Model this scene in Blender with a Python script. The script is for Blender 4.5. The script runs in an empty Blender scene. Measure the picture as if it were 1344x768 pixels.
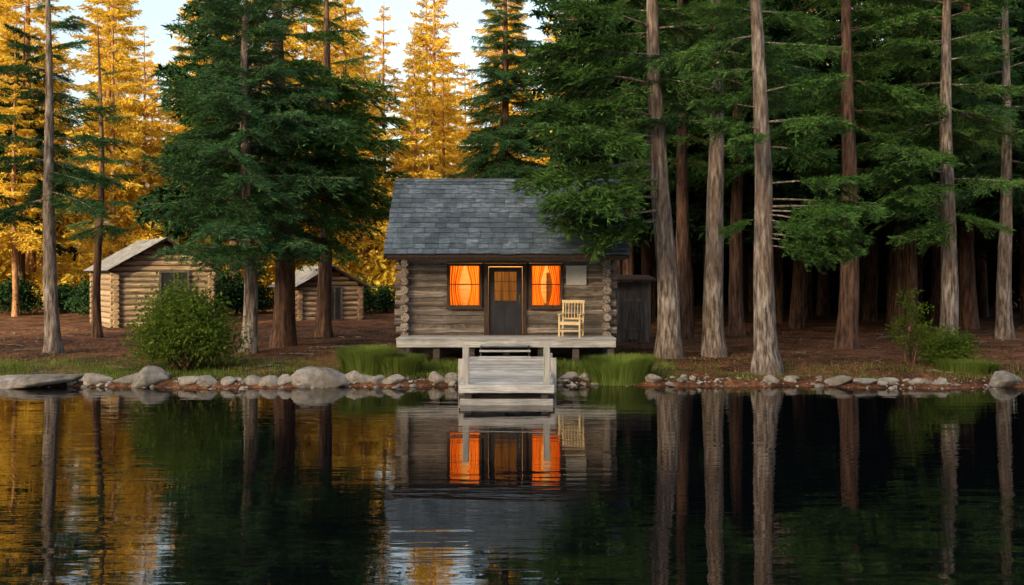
import bpy, math, numpy as np
from mathutils import Vector, Matrix
R = math.radians
scene = bpy.context.scene
rng = np.random.default_rng(7)

# ------------------------------------------------------------------ materials
def newmat(name):
    m = bpy.data.materials.new(name); m.use_nodes = True
    nt = m.node_tree; nt.nodes.clear()
    out = nt.nodes.new('ShaderNodeOutputMaterial')
    return m, nt, out
def N(nt, t, **kw):
    n = nt.nodes.new(t)
    for k, v in kw.items():
        if k in n.inputs: n.inputs[k].default_value = v
        else: setattr(n, k, v)
    return n
def ramp(nt, stops):
    r = nt.nodes.new('ShaderNodeValToRGB')
    el = r.color_ramp.elements
    while len(el) < len(stops): el.new(0.5)
    for e, (p, c) in zip(el, stops):
        e.position = p; e.color = (*c, 1)
    return r
def coords(nt, scale, kind='Object'):
    tc = nt.nodes.new('ShaderNodeTexCoord')
    mp = nt.nodes.new('ShaderNodeMapping'); mp.inputs['Scale'].default_value = scale
    nt.links.new(tc.outputs[kind], mp.inputs['Vector'])
    return mp.outputs['Vector']
def mixc(nt, fac, a, b, mode='MIX'):
    m = nt.nodes.new('ShaderNodeMix'); m.data_type = 'RGBA'; m.blend_type = mode
    for sock, v in ((m.inputs[0], fac), (m.inputs[6], a), (m.inputs[7], b)):
        if hasattr(v, 'is_output'): nt.links.new(v, sock)
        elif isinstance(v, tuple): sock.default_value = (*v, 1)
        else: sock.default_value = v
    return m.outputs[2]
def surf(name, stops, scale, detail=6, rough=.8, bump=.01, island=0.0, spec=.3, big=None, nscale=1.0, metallic=0):
    m, nt, out = newmat(name)
    v = coords(nt, scale)
    n = N(nt, 'ShaderNodeTexNoise', Scale=nscale, Detail=detail, Roughness=.62)
    nt.links.new(v, n.inputs['Vector'])
    r = ramp(nt, stops); nt.links.new(n.outputs['Fac'], r.inputs['Fac'])
    col = r.outputs['Color']
    if big:
        v2 = coords(nt, (big[0],)*3)
        n2 = N(nt, 'ShaderNodeTexNoise', Scale=1.0, Detail=4.0)
        nt.links.new(v2, n2.inputs['Vector'])
        r2 = ramp(nt, [(.38, (0, 0, 0)), (.62, (1, 1, 1))]); nt.links.new(n2.outputs['Fac'], r2.inputs['Fac'])
        col = mixc(nt, r2.outputs['Color'], col, mixc(nt, big[2], col, big[1]))
    if island:
        g = nt.nodes.new('ShaderNodeNewGeometry')
        mr = N(nt, 'ShaderNodeMapRange'); mr.inputs[3].default_value = 1-island; mr.inputs[4].default_value = 1+island
        nt.links.new(g.outputs['Random Per Island'], mr.inputs[0])
        hsv = nt.nodes.new('ShaderNodeHueSaturation')
        nt.links.new(mr.outputs[0], hsv.inputs['Value']); nt.links.new(col, hsv.inputs['Color'])
        col = hsv.outputs['Color']
    b = N(nt, 'ShaderNodeBsdfPrincipled', Roughness=rough, Metallic=metallic)
    b.inputs['Specular IOR Level'].default_value = spec
    nt.links.new(col, b.inputs['Base Color'])
    if bump:
        bp = N(nt, 'ShaderNodeBump', Distance=bump, Strength=1.0)
        nt.links.new(n.outputs['Fac'], bp.inputs['Height']); nt.links.new(bp.outputs[0], b.inputs['Normal'])
    nt.links.new(b.outputs[0], out.inputs[0])
    return m
def leafmat(name, dark, light, trans, tfac=.35, nscale=1.2):
    m, nt, out = newmat(name)
    v = coords(nt, (nscale,)*3)
    n = N(nt, 'ShaderNodeTexNoise', Scale=1.0, Detail=2.0); nt.links.new(v, n.inputs['Vector'])
    g = nt.nodes.new('ShaderNodeNewGeometry')
    a = N(nt, 'ShaderNodeMath', operation='MULTIPLY_ADD'); a.inputs[1].default_value = .5
    nt.links.new(g.outputs['Random Per Island'], a.inputs[0])
    s = N(nt, 'ShaderNodeMath', operation='SUBTRACT'); s.inputs[1].default_value = .22
    nt.links.new(n.outputs['Fac'], s.inputs[0]); nt.links.new(s.outputs[0], a.inputs[2])
    r = ramp(nt, [(.2, dark), (.78, light)]); nt.links.new(a.outputs[0], r.inputs['Fac'])
    oi = nt.nodes.new('ShaderNodeObjectInfo')
    mr = N(nt, 'ShaderNodeMapRange'); mr.inputs[3].default_value = .75; mr.inputs[4].default_value = 1.2
    nt.links.new(oi.outputs['Random'], mr.inputs[0])
    hsv = nt.nodes.new('ShaderNodeHueSaturation'); nt.links.new(mr.outputs[0], hsv.inputs['Value'])
    nt.links.new(r.outputs['Color'], hsv.inputs['Color'])
    d = N(nt, 'ShaderNodeBsdfDiffuse'); nt.links.new(hsv.outputs['Color'], d.inputs['Color'])
    sh = d.outputs[0]
    if tfac:
        t = N(nt, 'ShaderNodeBsdfTranslucent'); t.inputs['Color'].default_value = (*trans, 1)
        mx = N(nt, 'ShaderNodeMixShader'); mx.inputs[0].default_value = tfac
        nt.links.new(d.outputs[0], mx.inputs[1]); nt.links.new(t.outputs[0], mx.inputs[2]); sh = mx.outputs[0]
    nt.links.new(sh, out.inputs[0])
    return m

M_bark_g = surf('bark_grey', [(.37, (.05, .04, .035)), (.51, (.25, .22, .195)), (.67, (.54, .5, .46))], (12, 12, 2.0), bump=.08, rough=.9, big=(.8, (.16, .11, .085), .55))
M_bark_r = surf('bark_red', [(.34, (.025, .016, .012)), (.52, (.12, .07, .05)), (.7, (.24, .15, .105))], (10, 10, 1.4), bump=.05, rough=.9)
M_bark_sunlit = surf('bark_sunlit', [(.32, (.1, .05, .025)), (.52, (.3, .16, .08)), (.72, (.5, .3, .15))], (8, 8, 1.4), bump=.03, rough=.9)  # far trunks: sunlit warmth put into the bark colour
M_leaf = leafmat('needles', (.009, .034, .014), (.13, .29, .07), (.14, .24, .04), .22)
M_leaf_b = leafmat('needles_blue', (.008, .03, .018), (.10, .24, .09), (.10, .22, .05), .2)
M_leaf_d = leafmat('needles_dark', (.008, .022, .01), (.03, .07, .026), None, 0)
M_leaf_sunlit = leafmat('needles_sunlit_gold', (.20, .13, .014), (.98, .72, .12), (.98, .72, .10), .32, nscale=.45)  # far trees' sunlit gold is partly put into this needle colour
M_bush = leafmat('bush_leaves', (.02, .06, .012), (.16, .23, .035), (.2, .3, .04), .3, nscale=2)
M_grass = leafmat('grass_blades', (.05, .10, .018), (.24, .32, .07), (.28, .36, .06), .3, nscale=1)
M_litter = surf('litter', [(.3, (.08, .04, .022)), (.7, (.34, .18, .08))], (3, 3, 3), bump=0, island=.5)
LOGST = [(.3, (.05, .043, .036)), (.48, (.22, .19, .165)), (.7, (.54, .49, .43))]
M_log = surf('log_wood', LOGST, (1.0, 20, 20), bump=.018, island=.38, rough=.85, big=(1.1, (.11, .085, .065), .6))
M_logy = surf('log_wood_side', LOGST, (22, 1.2, 22), bump=.012, island=.25, rough=.85)
M_logwarm = surf('log_wood_warm', [(.3, (.08, .05, .032)), (.5, (.3, .21, .14)), (.7, (.54, .41, .29))], (1.5, 18, 18), bump=.012, island=.3)
M_chink = surf('chinking', [(.3, (.07, .06, .05)), (.7, (.2, .18, .155))], (9, 9, 9), bump=.01)
M_deck = surf('deck_boards', [(.3, (.22, .23, .23)), (.5, (.5, .51, .5)), (.7, (.7, .7, .68))], (2, 26, 26), bump=.006, island=.3, big=(2, (.25, .26, .25), .5))
M_post = surf('post_wood', [(.3, (.22, .22, .2)), (.5, (.45, .45, .42)), (.7, (.6, .59, .55))], (22, 22, 2), bump=.006, island=.12)
M_beam = surf('beam_wood', [(.3, (.035, .03, .026)), (.7, (.13, .115, .1))], (2, 20, 20), bump=.008, island=.2)
M_dark = surf('dark_paint', [(.3, (.012, .014, .018)), (.7, (.03, .033, .04))], (6, 6, 2), bump=.002, rough=.45, spec=.5)
M_frame = surf('dark_frame', [(.3, (.03, .02, .016)), (.7, (.09, .06, .045))], (15, 15, 3), bump=.003)
M_roof = surf('roof_shingle', [(.3, (.035, .055, .078)), (.5, (.095, .135, .175)), (.72, (.24, .29, .335))], (5, 14, 14), bump=.006, island=.34, rough=.6, big=(.9, (.045, .066, .09), .7), spec=.4)
M_roof2 = surf('roof_old', [(.3, (.11, .11, .12)), (.7, (.3, .3, .31))], (6, 6, 6), bump=.01, island=.25, rough=.7)
M_rock = surf('rock', [(.3, (.12, .11, .1)), (.5, (.34, .325, .3)), (.72, (.62, .6, .56))], (3.5, 3.5, 3.5), detail=10, bump=.07, rough=.9, island=.3, big=(1.2, (.15, .13, .09), .6))
M_chair = surf('chair_wood', [(.3, (.66, .5, .24)), (.7, (.85, .7, .42))], (12, 12, 12), bump=.001, rough=.5)
M_panel = surf('panel', [(.3, (.42, .45, .44)), (.7, (.58, .6, .58))], (4, 4, 4), bump=.001, rough=.5)
M_inner = surf('inner_wall', [(.3, (.4, .24, .1)), (.7, (.65, .42, .2))], (2, 2, 14), bump=.003)
M_metal = surf('brass', [(.3, (.5, .4, .2)), (.7, (.6, .5, .3))], (9, 9, 9), bump=0, rough=.3, metallic=1)

def curtain(name, c1, c2, tf):
    m, nt, out = newmat(name)
    d = N(nt, 'ShaderNodeBsdfDiffuse'); d.inputs[0].default_value = (*c1, 1)
    t = N(nt, 'ShaderNodeBsdfTranslucent')
    v = coords(nt, (14, 14, 1)); n = N(nt, 'ShaderNodeTexNoise', Scale=1.0, Detail=3.0); nt.links.new(v, n.inputs['Vector'])
    r = ramp(nt, [(.3, c1), (.7, c2)]); nt.links.new(n.outputs['Fac'], r.inputs['Fac']); nt.links.new(r.outputs[0], t.inputs[0])
    mx = N(nt, 'ShaderNodeMixShader'); mx.inputs[0].default_value = tf
    nt.links.new(d.outputs[0], mx.inputs[1]); nt.links.new(t.outputs[0], mx.inputs[2]); nt.links.new(mx.outputs[0], out.inputs[0])
    return m
M_curtain = curtain('curtain', (.8, .19, .02), (1.0, .5, .07), .8)
M_dimming_sheet = curtain('door_dimming_sheet', (.14, .09, .04), (.3, .19, .07), .4)  # added sheet dims the lamp; dull amber stands for the pane's reflection
m, nt, out = newmat('window_glass')
tr = N(nt, 'ShaderNodeBsdfTransparent'); gl = N(nt, 'ShaderNodeBsdfGlossy', Roughness=.03)
fr = N(nt, 'ShaderNodeFresnel', IOR=1.5); mx = N(nt, 'ShaderNodeMixShader')
nt.links.new(fr.outputs[0], mx.inputs[0]); nt.links.new(tr.outputs[0], mx.inputs[1]); nt.links.new(gl.outputs[0], mx.inputs[2]); nt.links.new(mx.outputs[0], out.inputs[0])
M_glass = m

# water
m, nt, out = newmat('lake_water')
v1 = coords(nt, (.5, 2.8, 1)); n1 = N(nt, 'ShaderNodeTexNoise', Scale=1.0, Detail=3.5, Roughness=.5, Distortion=.4); nt.links.new(v1, n1.inputs['Vector'])
v2 = coords(nt, (.12, .35, 1)); n2 = N(nt, 'ShaderNodeTexNoise', Scale=1.0, Detail=2.0); nt.links.new(v2, n2.inputs['Vector'])
mul = N(nt, 'ShaderNodeMath', operation='MULTIPLY'); nt.links.new(n1.outputs['Fac'], mul.inputs[0])
r = ramp(nt, [(.35, (.2, .2, .2)), (.65, (1, 1, 1))]); nt.links.new(n2.outputs['Fac'], r.inputs['Fac']); nt.links.new(r.outputs[0], mul.inputs[1])
bp = N(nt, 'ShaderNodeBump', Strength=1.0, Distance=.010); nt.links.new(mul.outputs[0], bp.inputs['Height'])
gl = N(nt, 'ShaderNodeBsdfGlossy', Roughness=.015); gl.inputs[0].default_value = (.98, .96, .95, 1)
df = N(nt, 'ShaderNodeBsdfDiffuse'); df.inputs[0].default_value = (.002, .003, .004, 1)
fr = N(nt, 'ShaderNodeFresnel', IOR=3.2)
nt.links.new(bp.outputs[0], gl.inputs['Normal'])
mx = N(nt, 'ShaderNodeMixShader'); nt.links.new(fr.outputs[0], mx.inputs[0]); nt.links.new(df.outputs[0], mx.inputs[1]); nt.links.new(gl.outputs[0], mx.inputs[2])
nt.links.new(mx.outputs[0], out.inputs[0])
M_water = m

# ground
m, nt, out = newmat('forest_floor')
v = coords(nt, (1, 1, 1))
na = N(nt, 'ShaderNodeTexNoise', Scale=6.0, Detail=9.0, Roughness=.75); nt.links.new(v, na.inputs['Vector'])
nb = N(nt, 'ShaderNodeTexNoise', Scale=.45, Detail=5.0); nt.links.new(v, nb.inputs['Vector'])
ra = ramp(nt, [(.3, (.035, .018, .011)), (.5, (.13, .066, .038)), (.7, (.33, .18, .1))]); nt.links.new(na.outputs['Fac'], ra.inputs['Fac'])
rg = ramp(nt, [(.3, (.05, .065, .018)), (.7, (.18, .19, .07))]); nt.links.new(na.outputs['Fac'], rg.inputs['Fac'])
at = N(nt, 'ShaderNodeAttribute', attribute_name='grassy')
ad = N(nt, 'ShaderNodeMath', operation='MULTIPLY_ADD'); nt.links.new(nb.outputs['Fac'], ad.inputs[0]); ad.inputs[1].default_value = 1.6; ad.inputs[2].default_value = -.95
ad2 = N(nt, 'ShaderNodeMath', operation='ADD', use_clamp=True); nt.links.new(ad.outputs[0], ad2.inputs[0]); nt.links.new(at.outputs['Fac'], ad2.inputs[1])
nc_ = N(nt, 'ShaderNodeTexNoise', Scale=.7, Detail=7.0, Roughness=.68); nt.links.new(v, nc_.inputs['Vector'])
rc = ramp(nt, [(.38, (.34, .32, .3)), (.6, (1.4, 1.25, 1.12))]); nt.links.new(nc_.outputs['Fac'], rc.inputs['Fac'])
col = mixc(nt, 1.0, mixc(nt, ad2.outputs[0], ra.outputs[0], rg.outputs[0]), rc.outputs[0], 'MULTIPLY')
b = N(nt, 'ShaderNodeBsdfPrincipled', Roughness=.95); b.inputs['Specular IOR Level'].default_value = .15
bp = N(nt, 'ShaderNodeBump', Distance=.06, Strength=1.0); nt.links.new(na.outputs['Fac'], bp.inputs['Height']); nt.links.new(bp.outputs[0], b.inputs['Normal'])
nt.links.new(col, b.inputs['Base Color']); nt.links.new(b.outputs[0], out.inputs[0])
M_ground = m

# ------------------------------------------------------------------ mesh helpers
def np_mesh(name, V, F, mi, mats, smooth=True):
    me = bpy.data.meshes.new(name)
    V = np.asarray(V, dtype=np.float32); F = np.asarray(F, dtype=np.int32)
    me.vertices.add(len(V)); me.vertices.foreach_set('co', V.ravel())
    me.loops.add(F.size); me.loops.foreach_set('vertex_index', F.ravel())
    me.polygons.add(len(F)); me.polygons.foreach_set('loop_start', np.arange(len(F), dtype=np.int32)*F.shape[1])
    for mt in mats: me.materials.append(mt)
    me.polygons.foreach_set('material_index', np.asarray(mi, dtype=np.int32))
    me.polygons.foreach_set('use_smooth', np.full(len(F), smooth))
    me.update(calc_edges=True)
    return me
def add(name, me, loc=(0, 0, 0), rot=0, sc=1, parent=None):
    o = bpy.data.objects.new(name, me); scene.collection.objects.link(o)
    o.location = loc; o.rotation_euler = (0, 0, rot)
    o.scale = (sc, sc, sc) if np.isscalar(sc) else sc
    if parent: o.parent = parent
    return o
def empty(name, loc=(0, 0, 0), rot=0):
    return add(name, None, loc, rot)

class MB:
    def __init__(s): s.v = []; s.f = []; s.m = []; s.sm = []
    def addv(s, vs, fs, mat=0, sm=False):
        o = len(s.v); s.v += [tuple(map(float, v)) for v in vs]
        for f in fs: s.f.append([i+o for i in f]); s.m.append(mat); s.sm.append(sm)
    def box(s, x0, x1, y0, y1, z0, z1, mat=0, M=None):
        vs = [Vector((x, y, z)) for z in (z0, z1) for y in (y0, y1) for x in (x0, x1)]
        if M is not None: vs = [M @ v for v in vs]
        s.addv(vs, [(0, 2, 3, 1), (4, 5, 7, 6), (0, 1, 5, 4), (2, 6, 7, 3), (0, 4, 6, 2), (1, 3, 7, 5)], mat)
    def beam(s, a, b, w, h, mat=0, up=(0, 0, 1)):
        a = Vector(a); b = Vector(b); d = b-a; L = d.length; d.normalize()
        sd = d.cross(Vector(up)).normalized(); u = sd.cross(d)
        M = Matrix((( d.x, sd.x, u.x, a.x), (d.y, sd.y, u.y, a.y), (d.z, sd.z, u.z, a.z), (0, 0, 0, 1)))
        s.box(0, L, -w/2, w/2, -h/2, h/2, mat, M)
    def tube(s, pts, rad, n=10, mat=0, sq=(1, 1), cap=True, jit=0):
        pts = [Vector(p) for p in pts]; vs = []; k = len(pts)
        for i, p in enumerate(pts):
            d = (pts[min(i+1, k-1)]-pts[max(i-1, 0)]).normalized()
            ref = Vector((0, 0, 1)) if abs(d.z) < .9 else Vector((1, 0, 0))
            sd = d.cross(ref).normalized(); u = sd.cross(d)
            for j in range(n):
                a = 2*math.pi*j/n; rr = rad[i]*(1+jit*rng.uniform(-1, 1))
                vs.append(p+sd*math.cos(a)*rr*sq[0]+u*math.sin(a)*rr*sq[1])
        fs = [(i*n+j, i*n+(j+1) % n, (i+1)*n+(j+1) % n, (i+1)*n+j) for i in range(k-1) for j in range(n)]
        s.addv(vs, fs, mat, True)
        if cap:
            s.addv(vs[:n], [tuple(range(n))[::-1]], mat); s.addv(vs[-n:], [tuple(range(n))], mat)
    def obj(s, name, mats, parent=None, bevel=0, off=(0, 0, 0)):
        me = bpy.data.meshes.new(name); me.from_pydata(s.v, [], s.f)
        for m in mats: me.materials.append(m)
        me.polygons.foreach_set('material_index', s.m); me.polygons.foreach_set('use_smooth', s.sm); me.update()
        o = add(name, me, parent=parent)
        if parent: o.location = Vector(off)
        if bevel:
            b = o.modifiers.new('b', 'BEVEL'); b.width = bevel; b.segments = 2; b.limit_method = 'ANGLE'
        return o

# ------------------------------------------------------------------ terrain (an unseen ridge is added behind the viewer to shade the near bank)
def shore(x): return 25+.28*np.sin(x*.35+1)+.14*np.sin(x*1.1)+.07*np.sin(x*2.7+.5)
TX = [-60, -3, 0, .25, 1.0, 2.6, 5, 12, 25, 55, 110, 300]
TZ = [-2.5, -.8, -.02, .12, .2, .36, .45, .52, .62, .95, 3.5, 8]
def gz(x, y):
    x = np.asarray(x, float); y = np.asarray(y, float)
    t = y-shore(x)
    z = np.interp(t, TX, TZ)
    w = np.clip(t-.2, 0, 1)
    z = z+w*(.035*np.sin(x*1.3+y*.7)*np.sin(y*1.7-x*.4)+.05*np.sin(x*.31+2)*np.sin(y*.23))
    hr = np.interp(x, [-400, -130, -94, -89, -84, -76, -60, 100, 250, 400], [34, 37, 38, 41, 50, 55, 66, 66, 50, 40])  # crest of the added ridge, shaped for the shadow it casts
    hr = hr+1.5*np.sin(x*1.9)+1.0*np.sin(x*3.7+1)
    far = np.interp(y, [-400, -200, -95, -88, -62, -50], [.5, .8, 1, 1, .05, 0])
    return z*(1-np.clip(far*20, 0, 1))+far*hr
xs = np.concatenate([np.linspace(-400, -160, 9)[:-1], np.linspace(-160, -110, 15)[:-1], np.arange(-110, -40, .6), np.arange(-40, 40, .3), np.linspace(40, 400, 24)])
ys = np.concatenate([[-400, -200, -130, -110, -95, -88, -75, -62, -50, -40, -20, 0, 15, 20], np.arange(22, 36, .15), np.arange(36, 70, .8), np.linspace(70, 500, 25)])
X, Y = np.meshgrid(xs, ys); Z = gz(X, Y)
nx = len(xs); ny = len(ys)
I = (np.arange(ny-1)[:, None]*nx+np.arange(nx-1)[None]).ravel()
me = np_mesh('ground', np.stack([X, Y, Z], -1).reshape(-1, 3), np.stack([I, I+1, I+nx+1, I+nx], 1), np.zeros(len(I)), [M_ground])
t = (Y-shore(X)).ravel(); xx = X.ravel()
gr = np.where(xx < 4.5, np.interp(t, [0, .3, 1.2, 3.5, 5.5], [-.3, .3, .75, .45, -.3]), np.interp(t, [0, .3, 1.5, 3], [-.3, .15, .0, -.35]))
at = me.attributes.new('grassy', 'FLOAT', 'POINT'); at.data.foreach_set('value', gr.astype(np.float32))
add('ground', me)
wb = MB(); wb.box(-390, 390, -66, 26.2, -.02, 0)
o = wb.obj('lake_water', [M_water])

# ------------------------------------------------------------------ foliage generators
def nrm(a): return a/np.maximum(np.linalg.norm(a, axis=-1, keepdims=True), 1e-9)
def needle_tris(segs, step, nl, nw, per, flat=.8, up=.1, r=rng, al=.6):
    a = segs[:, 0]; d = segs[:, 1]-a; ln = np.linalg.norm(d, axis=1)
    cnt = np.maximum(1, np.round(ln/step).astype(int))*per
    idx = np.repeat(np.arange(len(a)), cnt); n = len(idx)
    p = a[idx]+d[idx]*r.random((n, 1)); dr = nrm(d)[idx]
    q = nrm(r.normal(size=(n, 3))); q[:, 2] = q[:, 2]*flat+up
    dn = nrm(dr*al+q*(1.35-al)); sd = nrm(np.cross(dn, r.normal(size=(n, 3))))
    l = nl*r.uniform(.6, 1.3, (n, 1)); w = nw*r.uniform(.7, 1.3, (n, 1))
    return np.stack([p-sd*w/2, p+sd*w/2, p+dn*l], 1).reshape(-1, 3)
def tube_np(p, rad, n):
    p = np.asarray(p, float); k = len(p)
    d = nrm(np.gradient(p, axis=0)); ref = np.where(np.abs(d[:, 2:]) > .8, [[1., 0, 0]], [[0, 0, 1.]])
    sd = nrm(np.cross(d, ref)); u = np.cross(sd, d)
    a = np.arange(n)*2*np.pi/n; rad = np.asarray(rad, float).reshape(k, -1)
    rad = np.broadcast_to(rad, (k, n))
    V = p[:, None]+(sd[:, None]*np.cos(a)[None, :, None]+u[:, None]*np.sin(a)[None, :, None])*rad[:, :, None]
    F = []
    for i in range(k-1):
        for j in range(n):
            b, c = i*n+j, i*n+(j+1) % n
            F += [(b, c, c+n), (b, c+n, b+n)]
    return V.reshape(-1, 3), np.array(F)
def bough(L, bare, dens, nl, nw, seed, wood2=True, tert=.11, sec=8.5, vert=1.0, al=.6):
    r = np.random.default_rng(seed)
    kt = np.linspace(0, 1, 9); w1, w2 = r.uniform(-.06, .06, 2)
    droop = r.uniform(.22, .38)
    def P(t): return np.array([L*t, L*(w1*np.sin(3*t)+w2*np.sin(7*t)), L*(.14*t-droop*t*t+.15*t**3)])
    wv, wf = [], []; off = 0
    def aw(p, rad, n):
        nonlocal off
        V, F = tube_np(p, rad, n); wv.append(V); wf.append(F+off); off += len(V)
    aw([P(t) for t in kt], np.linspace(.03, .006, 9)*L/2.5, 5)
    segs = []
    ns = int(L*sec)
    for side in (-1, 1):
        for i in range(ns):
            t = bare+(1-bare)*(i+r.uniform(0, 1))/ns
            if r.random() < .12: continue
            tt = (t-bare)/(1-bare)
            l = L*(.40*(1-tt)**.75+.07)*r.uniform(.5, 1.3)*min(1, tt/.25+.35)*(1-bare*.35)
            a = R(r.uniform(28, 64)); p0 = P(t); dz = r.uniform(-.55, .2)*vert
            dv = np.array([math.cos(a), side*math.sin(a), dz]); dv /= np.linalg.norm(dv)
            pts = [p0+dv*l*s+np.array([0, 0, -.3*l*s*s]) for s in (0, .5, 1)]
            segs += [(pts[0], pts[1]), (pts[1], pts[2])]
            if wood2: aw([pts[0], pts[2]], [.008, .003], 3)
            nt_ = max(1, int(l/tert))
            for j in range(nt_):
                s = (j+r.uniform(.2, 1))/nt_; q = p0+dv*l*s+np.array([0, 0, -.3*l*s*s])
                sg = 1 if j % 2 else -1; b = math.atan2(dv[1], dv[0])+sg*R(r.uniform(30, 55))
                l2 = (.36*l*(1-s)+.09)*r.uniform(.7, 1.25)
                segs.append((q, q+np.array([math.cos(b), math.sin(b), r.uniform(-.7, .4)*vert])*l2))
    tip = [(P(t), P(t+.1)) for t in np.arange(max(bare, .3), .95, .1)]
    segs = np.array(segs+tip)
    fv = needle_tris(segs, dens, nl, nw, 2, r=r, al=al)
    return fv, np.concatenate(wv), np.concatenate(wf), L
NEAR = [bough(2.6, .12, .07, .135, .032, 100+i, vert=.62, al=.85) for i in range(6)]
BARE = [bough(2.8, .36, .055, .13, .032, 200+i, sec=10, vert=.7, al=.85) for i in range(4)]
FAR = [bough(3.0, .12, .26, .42, .16, 300+i, wood2=False, tert=.36, sec=5) for i in range(4)]
GOLD = [bough(3.0, .12, .2, .32, .105, 320+i, wood2=False, tert=.3, sec=6, al=.85, vert=.8) for i in range(4)]
print('bough tris', len(NEAR[0][0])//3, len(BARE[0][0])//3, len(FAR[0][0])//3, len(GOLD[0][0])//3)

def tree_mesh(name, H, r0, lean, boughs, mats, seed, flare=1.35, nseg=16, nside=14):
    r = np.random.default_rng(seed)
    hs = np.linspace(-.4, H, nseg*2); ph = r.uniform(0, 6, 4)
    def C(h):
        q = h/H
        return np.array([lean[0]*q+.08*math.sin(q*6+ph[0])*min(1, h/2), lean[1]*q+.08*math.sin(q*5+ph[1])*min(1, h/2), h])
    rad = []
    a = np.arange(nside)*2*np.pi/nside
    for h in hs:
        q = max(h, 0)/H
        base = r0*((1-q)**.8*.93+.02)
        fl = (flare-1)*math.exp(-max(h, 0)/.38)
        rad.append(base*(1+fl*(1+.35*np.sin(a*5+ph[2]))+.05*np.sin(a*3+h*1.5+ph[3])))
    V, F = tube_np([C(h) for h in hs], rad, nside)
    WV, WF = [V], [F]; off = len(V); FV = []
    for (h, az, ln, pitch, T) in boughs:
        fv, wv, wf, L0 = T; s = ln/L0
        ca, sa = math.cos(az), math.sin(az); cp, sp = math.cos(pitch), math.sin(pitch)
        rl = r.uniform(-.4, .4); cr, sr = math.cos(rl), math.sin(rl)
        Rz = np.array([[ca, -sa, 0], [sa, ca, 0], [0, 0, 1]]); Ry = np.array([[cp, 0, -sp], [0, 1, 0], [sp, 0, cp]]); Rx = np.array([[1, 0, 0], [0, cr, -sr], [0, sr, cr]])
        Mx = (Rz@Ry@Rx).T*s; c = C(h)
        FV.append(fv@Mx+c); WV.append(wv@Mx+c); WF.append(wf+off); off += len(wv)
    WV = np.concatenate(WV); WF = np.concatenate(WF)
    FV = np.concatenate(FV); n = len(FV)//3
    FF = np.arange(n*3).reshape(-1, 3)+len(WV)
    return np_mesh(name, np.concatenate([WV, FV]), np.concatenate([WF, FF]), np.concatenate([np.zeros(len(WF)), np.ones(n)]), mats)
def whorls(r, h0, h1, dh, k, Rf, T, p0=-12, p1=22, miss=.12, open_=0):
    """open_: half-angle (deg) of the lakeward side left thin"""
    out = []; h = h0
    while h < h1:
        q = (h-h0)/(h1-h0); a0 = r.uniform(0, 6.28)
        kk = k if r.random() < .7 else k-1
        for i in range(kk):
            az = a0+6.283*i/kk+r.uniform(-.35, .35)
            if r.random() < miss: continue
            if open_ and h < 11.5 and abs(((math.degrees(az)+90+180) % 360)-180) < open_: continue
            ln = max(.3, Rf(h)*r.uniform(.68, 1.18))
            out.append((h+r.uniform(-.15, .15), az, ln, R(p0+(p1-p0)*q+r.uniform(-9, 9)), T[r.integers(len(T))]))
        h += dh*r.uniform(.8, 1.25)
    return out
def D(a): return R(a)
def place_tree(x, y, mesh, name='pine_tree', rot=0):
    return add(name, mesh, (x, y, float(gz(x, y))), rot)

r = np.random.default_rng(11)
cone = lambda h0, H, R0, p=.8: (lambda h: R0*max(0, 1-(h-h0)/(H-h0))**p)
# left group
bs = whorls(r, 4.8, 12, .62, 5, cone(4.6, 13.5, 2.4, .6), NEAR, miss=.2, open_=40)
place_tree(-14.05, 30.5, tree_mesh('pine', 13.5, .24, (-.3, 0), bs, [M_bark_g, M_leaf_b], 1))
bs = whorls(r, 3.2, 13, .52, 6, lambda h: 3.0*min(1, max(0, (13.4-h)/7.5))**.85, NEAR, p0=-8, miss=.08)
place_tree(-7.92, 30, tree_mesh('pine', 14, .24, (-.1, 0), bs, [M_bark_g, M_leaf_b], 2))
bs = whorls(r, 5.0, 14, .62, 5, lambda h: 3.4*min(1, max(0, (16-h)/8))**.8, NEAR, miss=.08, open_=30)
bs += [(4.3, D(-18), 3.3, D(-10), NEAR[0]), (3.7, D(-35), 2.9, D(-14), NEAR[1]), (5.2, D(8), 3.9, D(-6), NEAR[2]), (6.6, D(-12), 4.1, D(-2), NEAR[3]), (5.8, D(-30), 3.6, D(-4), NEAR[4]), (7.6, D(0), 3.9, D(0), NEAR[1]), (8.4, D(-22), 3.9, D(0), NEAR[2]), (7.0, D(-28), 3.8, D(-3), NEAR[0]), (6.0, D(0), 4.0, D(-8), NEAR[5])]
place_tree(-7.46, 32.5, tree_mesh('pine', 16, .38, (-.15, 0), bs, [M_bark_r, M_leaf], 3))
bs = whorls(r, 5.2, 14, .8, 4, cone(4.2, 16, 2.6, .6), NEAR, open_=40)
place_tree(-7.0, 37, tree_mesh('pine', 16, .3, (.2, 0), bs, [M_bark_r, M_leaf], 4))
bs = whorls(r, 4.2, 10.5, .8, 4, cone(3.2, 12, 1.7, .7), NEAR, miss=.3)
place_tree(-15.2, 36.5, tree_mesh('pine', 12, .17, (.1, 0), bs, [M_bark_r, M_leaf_b], 5))
bs = whorls(r, 4.6, 13, .65, 5, cone(4.2, 15, 2.5, .6), NEAR, miss=.2)
place_tree(-17.3, 30.5, tree_mesh('pine', 15, .28, (.1, 0), bs, [M_bark_r, M_leaf], 6))
# spruce behind cabin
bs = whorls(r, 5, 16, .46, 7, cone(4, 17, 2.8, .75), NEAR, p0=-16, p1=12, miss=.04)
place_tree(-.35, 42, tree_mesh('spruce', 17, .3, (0, 0), bs, [M_bark_r, M_leaf_b], 7), 'spruce_tree')
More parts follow.
